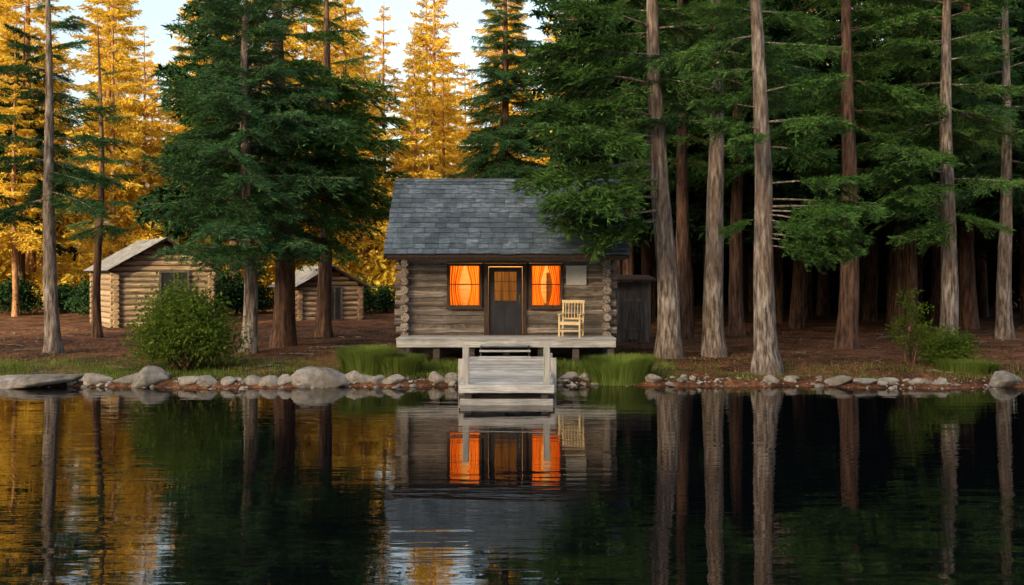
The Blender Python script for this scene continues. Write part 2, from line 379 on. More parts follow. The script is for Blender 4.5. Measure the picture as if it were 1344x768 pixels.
# right group
bs = whorls(r, 8.0, 14.5, .75, 5, cone(6.6, 17, 3.2, .6), NEAR, miss=.2, open_=50)
bs += [(z, D(a), l, D(p), BARE[i % 4]) for i, (z, a, l, p) in enumerate([
    (4.3, 212, 3.7, -10), (4.9, 222, 4.1, -6), (5.6, 206, 4.3, -6), (6.2, 218, 4.3, 0), (5.2, 230, 3.3, -12), (7.0, 205, 4.0, 0), (4.0, 222, 3.0, -10), (6.4, 228, 3.4, -4), (7.9, 208, 3.9, 0),
    (4.6, 216, 4.2, -3), (8.8, 200, 3.8, 0), (9.6, 212, 3.6, 4)])]
place_tree(4.58, 28.9, tree_mesh('pine', 17, .36, (-.75, 0), bs, [M_bark_g, M_leaf], 8))
bs = whorls(r, 8.2, 14.5, .75, 5, cone(7.2, 17, 3.0, .6), NEAR, miss=.2, open_=60)
bs += [(6.2, D(-60), 2.0, D(-8), BARE[1]), (6.9, D(200), 2.4, D(0), BARE[2])]
place_tree(5.98, 29.4, tree_mesh('pine', 17, .33, (-.05, 0), bs, [M_bark_g, M_leaf_b], 9))
bs = whorls(r, 8.0, 13.5, .7, 5, cone(7.3, 16, 2.8, .6), NEAR, miss=.2, open_=60)
bs += [(z, D(a), l, D(p), BARE[(i+1) % 4]) for i, (z, a, l, p) in enumerate([
    (3.9, -28, 2.5, -14), (4.2, -45, 2.3, -10), (4.6, -15, 2.8, -6), (4.1, -62, 1.9, -16), (5.0, -35, 2.6, 2), (4.1, 205, 1.4, -10), (4.4, -35, 2.9, -5), (4.0, -8, 2.4, -8), (4.3, -52, 2.5, -4), (3.7, -38, 2.3, -10), (3.4, -45, 2.0, -12), (3.9, -20, 2.6, -10),
    (6.2, 235, 1.9, -5), (6.6, -50, 2.1, 0), (7.0, 200, 2.0, 0), (3.6, -55, 1.9, -12), (6.0, -25, 1.8, -6), (6.6, -20, 2.2, 0), (7.4, -40, 2.2, 3), (6.4, 215, 1.9, 2)])]
place_tree(6.72, 26.3, tree_mesh('pine', 16, .32, (-.5, 0), bs, [M_bark_g, M_leaf], 10, flare=1.5))
bs = whorls(r, 7.0, 14.5, .75, 5, cone(6.2, 17, 3.2, .6), NEAR, miss=.15, open_=45)
place_tree(10.75, 32, tree_mesh('pine', 17, .34, (.1, 0), bs, [M_bark_r, M_leaf], 11))
bs = whorls(r, 7.2, 14.5, .68, 5, cone(6.6, 17, 3.4, .6), NEAR, miss=.1, open_=45)
bs += [(z, D(a), l, D(p), (NEAR+BARE)[(i*2+1) % 9]) for i, (z, a, l, p) in enumerate([
    (4.0, 212, 2.7, -8), (4.6, 200, 3.2, -6), (5.2, 222, 2.8, -6), (5.6, 205, 3.3, -2), (6.2, 215, 3.2, 0), (4.3, -50, 2.0, -12), (5.4, -35, 2.2, -6), (3.7, 225, 1.8, -12), (4.9, 216, 3.0, 0), (5.9, 222, 3.0, 0)])]
place_tree(14.0, 32, tree_mesh('pine', 17, .3, (.1, 0), bs, [M_bark_g, M_leaf], 12))
bs = whorls(r, 5.6, 14, .68, 5, cone(5.2, 16, 3.0, .6), NEAR, miss=.12, open_=35)
place_tree(17.3, 35, tree_mesh('pine', 16, .28, (.1, 0), bs, [M_bark_g, M_leaf_b], 13))
bs = whorls(r, 6.4, 14.5, .8, 4, cone(5.6, 17, 3.1, .6), NEAR, miss=.12)
m14 = tree_mesh('pine', 17, .3, (-.2, 0), bs, [M_bark_r, M_leaf], 14)
for (x, y, a) in [(8.6, 38, 0), (12.9, 38.5, 2), (16.0, 41, 4), (6.2, 36, 5.2), (20.4, 32.5, 1.2)]: place_tree(x, y, m14, rot=a)

# distant forest
forest = empty('distant_forest', (0, 0, 0))
r = np.random.default_rng(21)
dk, gd = [], []
for i in range(3):
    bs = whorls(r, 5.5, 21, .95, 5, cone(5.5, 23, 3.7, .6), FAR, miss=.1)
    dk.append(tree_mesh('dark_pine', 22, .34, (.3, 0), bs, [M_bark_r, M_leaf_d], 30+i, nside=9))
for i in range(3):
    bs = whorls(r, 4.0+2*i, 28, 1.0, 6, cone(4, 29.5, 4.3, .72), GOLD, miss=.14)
    gd.append(tree_mesh('sunlit_pine', 29, .32, (.4, 0), bs, [M_bark_sunlit, M_leaf_sunlit], 40+i, nside=9))
cnt = 0
def inst(me, x, y, s):
    global cnt
    cnt += 1
    add('tree_%d' % cnt, me, (x, y, float(gz(x, y))-.05), r.uniform(0, 6.28), (s*r.uniform(.9, 1.1), s*r.uniform(.9, 1.1), s), forest)
def px(x, y): return 672+x/y*1307
pts = []
def far_enough(x, y, d):
    for (a, b) in pts:
        if (a-x)**2+(b-y)**2 < d*d: return False
    pts.append((x, y)); return True
tries = 0; nd = 0
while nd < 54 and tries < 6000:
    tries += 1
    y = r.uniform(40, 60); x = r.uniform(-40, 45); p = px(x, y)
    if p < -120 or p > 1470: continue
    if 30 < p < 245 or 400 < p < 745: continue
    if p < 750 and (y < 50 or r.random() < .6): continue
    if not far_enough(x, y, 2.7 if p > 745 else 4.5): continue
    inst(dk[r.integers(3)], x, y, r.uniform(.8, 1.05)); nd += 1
ng = 0; tries = 0
while ng < 47 and tries < 8000:
    tries += 1
    y = r.uniform(64, 98); x = r.uniform(-70, 55); p = px(x, y)
    if p < -120 or p > 1400: continue
    if p > 780 and r.random() < .4: continue
    if not far_enough(x, y, 5.1): continue
    s_ = r.uniform(.8, 1.08)
    if 170 < p < 240 or 590 < p < 660: s_ *= .7
    inst(gd[r.integers(3)], x, y, s_); ng += 1
for (p, y, s) in [(20, 52, .5), (60, 60, .6), (150, 58, .7), (185, 66, .65), (480, 60, .6), (505, 70, .75), (545, 62, .62), (585, 66, .6), (620, 72, .6)]:
    inst(gd[r.integers(3)], (p-672)/1307*y, y, s)

# ------------------------------------------------------------------ shrubs
def bush_mesh(name, rx, ry, rz, nclump, nleaf, ls, mat, seed, wood=M_bark_r):
    q = np.random.default_rng(seed)
    c = nrm(q.normal(size=(nclump, 3))); c[:, 2] = np.abs(c[:, 2])*1.25-.25
    c *= q.uniform(.45, 1.0, (nclump, 1))*(1+.22*np.sin(c[:, :1]*5+seed)*np.cos(c[:, 1:2]*4))
    c = c*np.array([rx, ry, rz])*.9+np.array([0, 0, rz*.42])
    c[:, 2] = np.maximum(c[:, 2], .1)
    idx = np.repeat(np.arange(nclump), nleaf); n = len(idx)
    cr = min(rx, rz)*.16
    off = q.normal(size=(n, 3))*cr*np.array([1, 1, .7]); p = c[idx]+off; p[:, 2] = np.maximum(p[:, 2], .03)
    d = nrm(nrm(off)+q.normal(size=(n, 3))*.6); sd = nrm(np.cross(d, q.normal(size=(n, 3))))
    l = ls*q.uniform(.6, 1.4, (n, 1))
    tri1 = np.stack([p, p+d*l*.5+sd*l*.28, p+d*l], 1); tri2 = np.stack([p, p+d*l, p+d*l*.5-sd*l*.28], 1)
    FV = np.concatenate([tri1, tri2]).reshape(-1, 3)
    WV, WF = [], []; off = 0
    for i in range(0, nclump, 3):
        b = np.array([q.normal()*.1*rx, q.normal()*.1*ry, -.1]); mid = (b+c[i])/2+q.normal(size=3)*.08*rx; mid[2] += .1*rz
        V, F = tube_np([b, mid, c[i]], [.022*rz, .014*rz, .005], 4); WV.append(V); WF.append(F+off); off += len(V)
    WV = np.concatenate(WV); WF = np.concatenate(WF); k = len(FV)//3
    return np_mesh(name, np.concatenate([WV, FV]), np.concatenate([WF, np.arange(k*3).reshape(-1, 3)+len(WV)]), np.concatenate([np.zeros(len(WF)), np.ones(k)]), [wood, mat])
add('shrub', bush_mesh('shrub', 1.4, 1.0, 1.75, 150, 95, .10, M_bush, 3), (-8.8, 26.7, float(gz(-8.8, 26.7))))
add('shrub', bush_mesh('shrub', .9, .6, .8, 70, 60, .08, M_bush, 5), (11.9, 27.2, float(gz(12, 27.2))))
add('shrub', bush_mesh('shrub', .55, .5, 1.7, 34, 38, .08, M_bush, 6), (11.1, 27.6, float(gz(11.2, 27.6))))
bg1 = bush_mesh('under', 3, 2.4, 3.4, 110, 36, .34, M_leaf_sunlit, 7)
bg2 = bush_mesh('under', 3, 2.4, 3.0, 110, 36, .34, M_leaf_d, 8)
q = np.random.default_rng(5)
for i in range(34):
    p = q.uniform(-60, 640); y = q.uniform(56, 80); x = (p-672)/1307*y
    add('undergrowth_%d' % i, bg1, (x, y, float(gz(x, y))), q.uniform(0, 6), q.uniform(.5, 1.3), forest)
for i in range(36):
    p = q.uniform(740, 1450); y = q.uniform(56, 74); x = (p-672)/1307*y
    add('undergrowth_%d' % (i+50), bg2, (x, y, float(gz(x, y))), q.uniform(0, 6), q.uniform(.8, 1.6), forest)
for (p, y) in [(20, 53), (85, 55), (120, 52), (290, 52), (330, 55), (400, 56), (470, 54), (505, 56)]:
    x = (p-672)/1307*y
    add('undergrowth_%d' % (200+p), bg2, (x, y, float(gz(x, y))), q.uniform(0, 6), q.uniform(.35, .6), forest)

# grass
def blades(P, hgt, seed, spread=.25, w=.012):
    q = np.random.default_rng(seed); n = len(P)
    az = q.uniform(0, 6.28, n); h = hgt*q.uniform(.5, 1.15, n); b = spread*h*q.uniform(.2, 1.6, n)
    d = np.stack([np.cos(az), np.sin(az), np.zeros(n)], 1); sd = np.stack([-np.sin(az), np.cos(az), np.zeros(n)], 1)
    up = np.array([0, 0, 1.])
    p1 = P+d*(b*.3)[:, None]+up*(h*.55)[:, None]; p2 = P+d*b[:, None]+up*(h*.95)[:, None]
    W = sd*w/2
    V = np.stack([P-W, P+W, p1-W*.8, p1+W*.8, p2], 1).reshape(-1, 3)
    o = (np.arange(n)*5)[:, None]
    F = np.stack([o+[0, 1, 3], o+[0, 3, 2], o+[2, 3, 4]], 1).reshape(-1, 3)
    return V, F
def tussock(cx, cy, rx, ry, n, h, seed):
    q = np.random.default_rng(seed)
    th = q.uniform(0, 6.28, n); rr = np.sqrt(q.random(n)); X = rx*rr*np.cos(th); Y = ry*rr*np.sin(th)
    Z = gz(cx+X, cy+Y)-gz(cx, cy)-.02
    hh = h*(1-.5*rr**2)
    V, F = blades(np.stack([X, Y, Z], 1), hh, seed, .4, .02)
    add('grass_clump', np_mesh('grass_clump', V, F, np.zeros(len(F)), [M_grass]), (cx, cy, float(gz(cx, cy))))
tussock(-3.85, 26.2, .62, .4, 2600, 1.25, 1); tussock(-2.95, 26.1, .55, .35, 2000, .9, 2)
tussock(2.75, 25.6, .8, .35, 2800, 1.1, 3); tussock(12.0, 26.2, .8, .35, 1400, .6, 4)
q = np.random.default_rng(9)
n = 30000; X = np.where(q.random(n) < .85, q.uniform(-18, 4.4, n), q.uniform(4, 18, n)); t = .35+np.abs(q.normal(0, 1.5, n)); Y = shore(X)+t
keep = (np.sin(X*1.7)*np.sin(X*.6+t*2)+q.normal(0, .5, n) > -.2); X, Y = X[keep], Y[keep]
keep = ~((X > -3.3) & (X < 2.9) & (Y > 27.1)) & ~((X > -1.2) & (X < 1) & (Y > 24.6)); X, Y = X[keep], Y[keep]
V, F = blades(np.stack([X, Y, gz(X, Y)-.01], 1), .13, 12, .5, .014)
X = np.concatenate([q.uniform(-3.4, -.95, 2000), q.uniform(.6, 3.1, 2000)]); Y = 26.5+q.random(len(X))*.8
V2, F2 = blades(np.stack([X, Y, gz(X, Y)-.01], 1), .26, 13, .5, .014)
F = np.concatenate([F, F2+len(V)]); V = np.concatenate([V, V2])
add('grass', np_mesh('grass', V, F, np.zeros(len(F)), [M_grass]))
n = 32000; X = q.uniform(-22, 22, n); Y = shore(X)+.3+q.random(n)**1.3*16
P = np.stack([X, Y, gz(X, Y)+.015], 1); d = nrm(q.normal(size=(n, 3))*[1, 1, .3]); s = nrm(np.cross(d, [0, 0, 1.]))
l = q.uniform(.03, .11, (n, 1))
V = np.stack([P-s*l*.3, P+s*l*.3, P+d*l], 1).reshape(-1, 3)
add('fallen_leaves', np_mesh('fallen_leaves', V, np.arange(n*3).reshape(-1, 3), np.zeros(n), [M_litter]))
V, F = [], []; off = 0
for i in range(150):
    x = q.uniform(-19, 19); y = float(shore(x))+q.uniform(.8, 13); a = q.uniform(0, 3.14); L = q.uniform(.3, 1.1); z = float(gz(x, y))+.03
    p0 = np.array([x, y, z]); dv = np.array([math.cos(a), math.sin(a), 0])*L
    if -3.6 < x < 3.3 and y > 25: continue
    v_, f_ = tube_np([p0, p0+dv*.5+[0, 0, q.uniform(0, .06)], p0+dv+q.normal(size=3)*[.06, .06, .01]], [.018, .013, .005], 5); V.append(v_); F.append(f_+off); off += len(v_)
F = np.concatenate(F); add('fallen_twigs', np_mesh('twigs', np.concatenate(V), F, np.zeros(len(F)), [M_bark_g]))

# ------------------------------------------------------------------ rocks
import bmesh
from mathutils import noise
def rock_mesh(sx, sy, sz, seed, sub=3):
    bm = bmesh.new(); bmesh.ops.create_icosphere(bm, subdivisions=sub, radius=1)
    o = Vector((seed*7.3, seed*1.7, seed*3.1))
    pl = [Vector((math.sin(seed*3+k*2.1), math.cos(seed*1.3+k*1.7), .9*math.sin(k*1.9+seed))).normalized() for k in range(7)]
    for v in bm.verts:
        c = v.co.copy()
        d = 1+.4*noise.noise(c*1.1+o)+.18*noise.noise(c*2.6+o)+.07*noise.noise(c*7+o)
        for nv in pl:
            e = c.dot(nv)*d
            if e > .62: d *= .62/e*.8+.2
        v.co = Vector((c.x*d*sx, c.y*d*sy, c.z*d*sz))
    me = bpy.data.meshes.new('rock'); bm.to_mesh(me); bm.free()
    me.materials.append(M_rock); me.polygons.foreach_set('use_smooth', [sub > 3]*len(me.polygons))
    return me
def rock(x, D_, w, h, seed):
    me = rock_mesh(w/1.7, w/1.7*.7, h*.85, seed, 4 if w > .7 else 3)
    add('rock', me, (x, D_, float(gz(x, D_))+h*.08), (seed*.37) % .5)
for i, (x, w, h) in enumerate([(-12.0, 2.1, .24), (-12.9, .7, .2), (-10.5, .7, .24), (-9.6, .8, .22), (-9.15, .9, .36), (-6.5, .5, .18), (-6.1, .6, .2), (-5.7, .45, .18), (-4.72, 1.35, .38), (-5.3, .6, .3), (-4.1, .5, .28), (-3.75, .6, .22), (-3.4, .45, .2), (-3.0, .6, .18),
                               (-1.9, .45, .24), (-1.5, .5, .25), (1.45, .5, .2), (1.95, .45, .2), (3.6, .45, .18), (8.2, .8, .16), (8.85, .7, .14), (9.4, .5, .16), (10.1, .35, .12), (12.5, 1.0, .28), (6.6, .4, .16), (7.1, .3, .12), (10.7, .4, .14), (-7.6, .5, .2), (-7.1, .4, .16), (-8.1, .55, .22)]):
    rock(x, float(shore(x))+.3, w, h, i+1)
protos = [rock_mesh(1, .8, .55, 50+i, 2) for i in range(5)]
pv = []; pf = []; off = 0
for i in range(1000):
    a = rng.random(); x = rng.uniform(-20, 3) if a < .7 else rng.uniform(3, 20)
    y = float(shore(x))+rng.normal(.22, .22); s = min(.19, rng.lognormal(-2.95, .55)*(1 if a < .7 else .8))
    me = protos[rng.integers(5)]; co = np.empty(len(me.vertices)*3); me.vertices.foreach_get('co', co); co = co.reshape(-1, 3)
    fa = np.empty(len(me.polygons)*3, dtype=np.int32); me.loops.foreach_get('vertex_index', fa); fa = fa.reshape(-1, 3)
    th = rng.uniform(0, 6.28); c, sn = math.cos(th), math.sin(th)
    co = co@np.array([[c, sn, 0], [-sn, c, 0], [0, 0, 1]])*s*np.array([1, 1, rng.uniform(.6, 1.3)])+np.array([x, y, max(float(gz(x, y)), -.03)+s*.15])
    pv.append(co); pf.append(fa+off); off += len(co)
pf = np.concatenate(pf); add('shoreline_stones', np_mesh('stones', np.concatenate(pv), pf, np.zeros(len(pf)), [M_rock], False))

# ------------------------------------------------------------------ main cabin
cab = empty('log_cabin', (0, 30, .5)); OFF = (0, -30, -.5)
h = .26; z0 = 1.07; yw = 28.8; xl, xr = -3.08, 2.72; yb = 32.2
wl = MB()
def log(a, b, mat):
    k = 9; pts = [Vector(a).lerp(Vector(b), i/(k-1)) for i in range(k)]
    ax = Vector(b)-Vector(a); s = .016
    pts = [p+Vector((0 if abs(ax.x) > 1e-3 else rng.uniform(-s, s), 0 if abs(ax.y) > 1e-3 else rng.uniform(-s, s), rng.uniform(-s, s)*.7)) for p in pts]
    wl.tube(pts, [.120*rng.uniform(.9, 1.04) for _ in pts], 12, mat, jit=.035)
door = (-.80, .42); wL = (-1.87, -.86); wR = (.50, 1.47)
for c in range(12):
    z = z0+h*(c+.5)
    if c < 3: segs = [(-3.36, door[0]), (door[1], 3.0)]
    elif c < 8: segs = [(-3.36, wL[0]), (wR[1], 3.0)]
    else: segs = [(-3.36, 3.0)]
    for a, b in segs:
        a2 = a+(rng.uniform(-.05, .03) if a < -3 else 0); b2 = b+(rng.uniform(-.03, .05) if b > 2.9 else 0)
        log((a2, yw, z), (b2, yw, z), 0)
        wl.box(max(a, xl), min(b, xr), yw-.07, yw+.05, z-h/2, z+h/2, 2)
    log((-3.36, yb, z), (3.0, yb, z), 0)
    for xx_ in (xl, xr):
        log((xx_, yw-.3+rng.uniform(-.04, .04), z-h/2), (xx_, yb+.3, z-h/2), 1)
wl.box(xl, xr, yb-.05, yb+.05, z0, z0+12*h, 2)
for xx_ in (xl, xr): wl.box(xx_-.05, xx_+.05, yw+.06, yb-.06, z0, z0+12*h, 2)
for a, b in ((wL[1], door[0]), (door[1], wR[0])): wl.box(a, b, yw-.09, yw+.05, z0+3*h, z0+8*h, 3)
for xx_ in (xl, xr):
    wl.addv([(xx_-.04, 28.4, 4.0), (xx_-.04, 32.6, 4.0), (xx_-.04, 30.4, 5.62), (xx_+.04, 28.4, 4.0), (xx_+.04, 32.6, 4.0), (xx_+.04, 30.4, 5.62)],
            [(0, 1, 2), (3, 5, 4), (0, 3, 4, 1), (1, 4, 5, 2), (2, 5, 3, 0)], 1)
wl.obj('walls', [M_log, M_logy, M_chink, M_frame], cab, off=OFF)
ib = MB(); ib.box(xl+.1, xr-.1, yb-.2, yb-.12, z0, 4.15); ib.box(xl+.1, xr-.1, yw+.14, yb-.2, z0-.02, z0+.03); ib.box(xl+.1, xr-.1, yw+.1, yb-.1, 3.72, 3.78)
ib.box(.5, 1.1, yb-.35, yb-.25, 1.9, 2.9)
ib.obj('interior', [M_inner], cab, off=OFF)
# roof
rf = MB()
x0, x1 = -3.57, 3.27
ridge = Vector((0, 30.4, 5.67))
for sgn in (-1, 1):
    eave = Vector((0, 27.6, 3.36)) if sgn < 0 else Vector((0, 33.2, 3.36))
    u = (ridge-eave); Ls = u.length; u.normalize(); nn = Vector((1, 0, 0)).cross(u)
    if nn.z < 0: nn = -nn
    def MM(x, s, lift=0, tilt=0):
        p = eave+u*s+nn*lift+Vector((x, 0, 0))
        uu = (u*math.cos(tilt)-nn*math.sin(tilt)); n2 = (nn*math.cos(tilt)+u*math.sin(tilt))
        return Matrix(((1, uu.x, n2.x, p.x), (0, uu.y, n2.y, p.y), (0, uu.z, n2.z, p.z), (0, 0, 0, 1)))
    rf.box(x0+.04, x1-.04, .02, Ls-.02, -.10, -.01, 1, MM(0, 0))
    nc = 15; ex = Ls/nc
    for c in range(nc):
        x = x0+rng.uniform(-.2, 0)
        while x < x1:
            w = rng.uniform(.26, .46); a = max(x, x0+rng.uniform(-.01, .01)); b = min(x+w-.012, x1+rng.uniform(-.01, .01))
            if b-a > .05: rf.box(a, b, rng.uniform(-.02, .02), ex+.06, 0, .026, 0, MM(0, c*ex, .028+rng.uniform(0, .008), .10))
            x += w
    for xb in (x0+.01, x1-.05): rf.box(xb, xb+.04, 0, Ls-.01, -.17, -.012, 1, MM(0, 0))
    rf.box(x0+.1, x1-.1, -.035, -.005, -.15, -.015, 1, MM(0, 0))
    for xr_ in np.arange(x0+.35, x1-.2, .62): rf.box(xr_, xr_+.07, .02, 1.6, -.2, -.101, 1, MM(0, 0))
x = x0
while x < x1:
    for s in (-1, 1):
        M_ = Matrix.Translation((0, 30.4, 5.74)) @ Matrix.Rotation(s*R(38), 4, 'X')
        rf.box(x, min(x+.3, x1), *((0, .16) if s < 0 else (-.16, 0)), -.01, .012, 0, M_)
    x += .305
rf.obj('roof', [M_roof, M_frame], cab, off=OFF)
# windows
for wi, (a, b) in enumerate((wL, wR)):
    w = MB(); zb, zt = z0+3*h+.01, z0+8*h-.005; f = .075; yf = yw-.17
    w.box(a, b, yf, yw+.1, zb, zb+f); w.box(a, b, yf, yw+.1, zt-f, zt)
    w.box(a, a+f, yf+.003, yw+.1, zb+f, zt-f); w.box(b-f, b, yf+.003, yw+.1, zb+f, zt-f)
    w.box(a-.03, b+.03, yf-.04, yf, zb-.04, zb+.01)
    w.box(a+f, b-f, yf+.04, yf+.08, (zb+zt)/2+.02, (zb+zt)/2+.05)
    w.obj('window_frame_%d' % (wi+1), [M_frame], cab, .006, OFF)
    g = MB(); g.addv([(a+f, yf+.09, zb+f), (b-f, yf+.09, zb+f), (b-f, yf+.09, zt-f), (a+f, yf+.09, zt-f)], [(0, 1, 2, 3)])
    g.obj('window_pane_%d' % (wi+1), [M_glass], cab, off=OFF)
    cu = MB(); wd = b-a
    for sd in (0, 1):
        nu, nv = 40, 10; vs = []
        for j in range(nv):
            vv = j/(nv-1)
            full = .5*wd-.01; pinch = (.13*math.sin(math.pi*min(1, vv*1.05))**1.2+.03+.02*wi*sd)*wd
            width = full-pinch
            for i in range(nu):
                uu = i/(nu-1); xx_ = a+.01+uu*width if sd == 0 else b-.01-uu*width
                vs.append((xx_, yw+.05+.026*math.sin(uu*(37+5*wi)+sd*2+.5*vv)+.014*math.sin(uu*17+vv*2+wi), zb+.03+vv*(zt-zb-.06)))
        cu.addv(vs, [(j*nu+i, j*nu+i+1, (j+1)*nu+i+1, (j+1)*nu+i) for j in range(nv-1) for i in range(nu-1)], 0, True)
    cu.obj('curtains_%d' % (wi+1), [M_curtain], cab, off=OFF)
# door
d = MB(); a, b = door; zt = z0+8*h
d.box(a, a+.12, yw-.16, yw+.1, z0, zt-.1, 1); d.box(b-.12, b, yw-.16, yw+.1, z0, zt-.1, 1); d.box(a, b, yw-.163, yw+.1, zt-.1, zt-.003, 1)
da, db = a+.125, b-.125; yd0, yd1 = yw-.06, yw-.01; dt = zt-.11
gw0, gw1, gz0, gz1 = da+.17, db-.17, z0+1.0, dt-.14
d.box(da, gw0, yd0, yd1, z0+.03, dt); d.box(gw1, db, yd0, yd1, z0+.03, dt); d.box(gw0, gw1, yd0, yd1, z0+.03, gz0); d.box(gw0, gw1, yd0, yd1, gz1, dt)
for k in (1, 2):
    xk = gw0+(gw1-gw0)*k/3; d.box(xk-.01, xk+.01, yd0+.01, yd1, gz0, gz1)
    zk = gz0+(gz1-gz0)*k/3; d.box(gw0, gw1, yd0+.012, yd1-.002, zk-.01, zk+.01)
for xa, xb in ((da+.12, (da+db)/2-.04), ((da+db)/2+.04, db-.12)):
    d.box(xa, xb, yd0-.012, yd0, z0+.18, z0+.86)
d.box(a+.05, b-.05, yw-.2, yw-.1, z0-.005, z0+.03, 1)
d.obj('door', [M_dark, M_frame], cab, .005, OFF)
g = MB(); g.addv([(gw0, yd0+.03, gz0), (gw1, yd0+.03, gz0), (gw1, yd0+.03, gz1), (gw0, yd0+.03, gz1)], [(0, 1, 2, 3)]); g.obj('door_pane', [M_glass], cab, off=OFF)
g = MB(); vs = []
for j in range(2):
    for i in range(60):
        vs.append((gw0-.06+(gw1-gw0+.12)*i/59, yd1+.04+.014*math.sin(i*1.05), gz0-.05+j*(gz1-gz0+.1)))
g.addv(vs, [(i, i+1, 61+i, 60+i) for i in range(59)], 0, True); g.obj('door_dimming_sheet', [M_dimming_sheet], cab, off=OFF)  # sheet added behind the door pane to hold back the lamp
k = MB(); k.tube([(db-.07, yd0, z0+1.0), (db-.07, yd0-.03, z0+1.0), (db-.07, yd0-.05, z0+1.0), (db-.07, yd0-.075, z0+1.0)], [.012, .012, .03, .02], 12)
k.box(db-.085, db-.055, yd0-.006, yd0, z0+.93, z0+1.16); k.obj('door_handle', [M_metal], cab, off=OFF)
p = MB(); p.box(1.56, 2.14, yw-.165, yw-.14, 2.52, 3.07); p.box(1.54, 2.16, yw-.175, yw-.166, 3.05, 3.08); p.obj('wall_panel', [M_panel], cab, .006, OFF)
# porch
pc = MB(); px0, px1 = -3.18, 2.86
n = 9; wdt = (yw-.14-27.2)/n
for i in range(n): pc.box(px0+rng.uniform(-.02, .02), px1+rng.uniform(-.02, .02), 27.2+i*wdt, 27.2+(i+1)*wdt-.01, z0-.045, z0+rng.uniform(-.004, .0))
pc.box(px0+.02, px1-.02, 27.215, 27.26, z0-.24, z0-.05, 0)
for x in np.linspace(px0+.15, px1-.15, 7):
    pc.box(x-.05, x+.05, 27.27, 28.9, z0-.2, z0-.06, 1); pc.box(x-.09, x+.09, 27.3, 27.48, .1, z0-.2, 1); pc.box(x-.09, x+.09, 28.6, 28.78, .1, z0-.2, 1)
pc.box(xl, xr, 28.95, 29.1, .2, z0, 1); pc.box(xl-.05, xr+.05, yb-.1, yb+.1, .2, z0, 1)  # front skirt: dark board put in for the shade beneath the porch
for xx_ in (xl, xr): pc.box(xx_-.1, xx_+.1, 29.15, yb-.15, .2, z0-.13, 1)
pc.obj('porch', [M_deck, M_beam], cab, .006, OFF)
br = MB()
for xx_, sx in ((xl-.1, -1), (xr+.1, 1)):
    br.beam((xx_, yw-.1, 3.1), (xx_+sx*.32, 28.3, 3.62), .07, .07)
    br.beam((xx_, 27.75, 3.38), (xx_, 28.9, 3.38), .1, .12)
br.obj('eave_braces', [M_frame], cab, .006, OFF)
st = MB()
for i in range(3):
    z = .93-.15*i; y = 27.12-.2*i
    st.box(-.88, .5, y-.2, y+.02, z-.04, z)
for xx_ in (-.86, .44):
    st.addv([(xx_, 26.55, .3), (xx_, 27.2, .35), (xx_, 27.2, .9), (xx_, 26.55, .56), (xx_+.04, 26.55, .3), (xx_+.04, 27.2, .35), (xx_+.04, 27.2, .9), (xx_+.04, 26.55, .56)],
            [(0, 3, 2, 1), (4, 5, 6, 7), (0, 1, 5, 4), (1, 2, 6, 5), (2, 3, 7, 6), (3, 0, 4, 7)], 1)
st.obj('steps', [M_deck, M_beam], cab, .006, OFF)
lt = bpy.data.lights.new('cabin_lamp', 'POINT'); lt.energy = 340; lt.color = (1, .62, .26); lt.shadow_soft_size = .12
lo = bpy.data.objects.new('cabin_lamp', lt); scene.collection.objects.link(lo); lo.parent = cab; lo.location = (-.2, .9, 2.6)

# chair
ch = empty('wooden_chair', (1.66, 27.95, 1.072), R(-14))
c = MB()
for sx in (-.29, .29):
    c.beam((sx, -.27, 0), (sx, -.25, .62), .05, .045, up=(1, 0, 0)); c.beam((sx, .24, 0), (sx, .36, 1.0), .05, .045, up=(1, 0, 0))
    c.beam((sx, -.33, .635), (sx, .32, .635), .08, .03); c.beam((sx, -.25, .2), (sx, .26, .2), .03, .04); c.beam((sx, -.25, .39), (sx, .28, .37), .03, .05)
for i in range(6): c.beam((-.29, -.25+i*.09, .425-i*.006), (.29, -.25+i*.09, .425-i*.006), .075, .022)
c.beam((-.33, .365, .985), (.33, .365, .985), .035, .08); c.beam((-.29, .285, .5), (.29, .285, .5), .03, .05); c.beam((-.27, -.265, .38), (.27, -.265, .38), .03, .07); c.beam((-.27, -.26, .18), (.27, -.26, .18), .03, .03)
for i in range(6):
    x = -.215+i*.086; c.beam((x, .29, .5), (x, .355, .96), .042, .018, up=(1, 0, 0))
o = c.obj('frame', [M_chair], ch, .004)

# ------------------------------------------------------------------ dock
dk_ = empty('wooden_dock', (-.11, 24, .4)); OD = (.11, -24, -.4)
def dz(y): return .445+(y-21.5)/5.2*.155
b = MB(); y = 21.5
while y < 26.68:
    w = .185; zz = dz(y+w/2)+rng.uniform(-.008, .008)
    b.box(-1.135+rng.uniform(-.025, .02), .905+rng.uniform(-.02, .025), y, y+w-.03, zz-.04, zz); y += w
b.box(-1.14, .91, 21.455, 21.495, .27, .445)
b.obj('deck_planks', [M_deck], dk_, .005, OD)
b = MB()
for x in (-1.0, -.12, .76): b.beam((x, 21.56, dz(21.56)-.13), (x, 26.6, dz(26.6)-.13), .08, .155)
for y in (21.75, 24.1, 26.2): b.box(-1.16, .93, y-.05, y+.05, .1, .2)
for y in (21.75, 24.1):
    for x in (-.95, .71): b.box(x-.08, x+.08, y-.2, y-.055, -1.6, .36)
b.obj('stringers', [M_beam], dk_, .006, OD)
b = MB()
b.box(-1.12, .89, 21.5, 21.6, -.03, .13)
b.obj('crossbeam', [M_deck], dk_, .008, OD)
b = MB()
for (x, y, zt) in ((-1.0, 21.62, 1.26), (.755, 21.62, 1.27), (-1.22, 23.9, .8), (.995, 23.9, .82), (-1.21, 26.1, .76), (.99, 26.1, .76)):
    b.box(x-.07, x+.07, y-.065, y+.065, (.3 if y < 22 else -1.4) if y < 25 else -.3, zt)
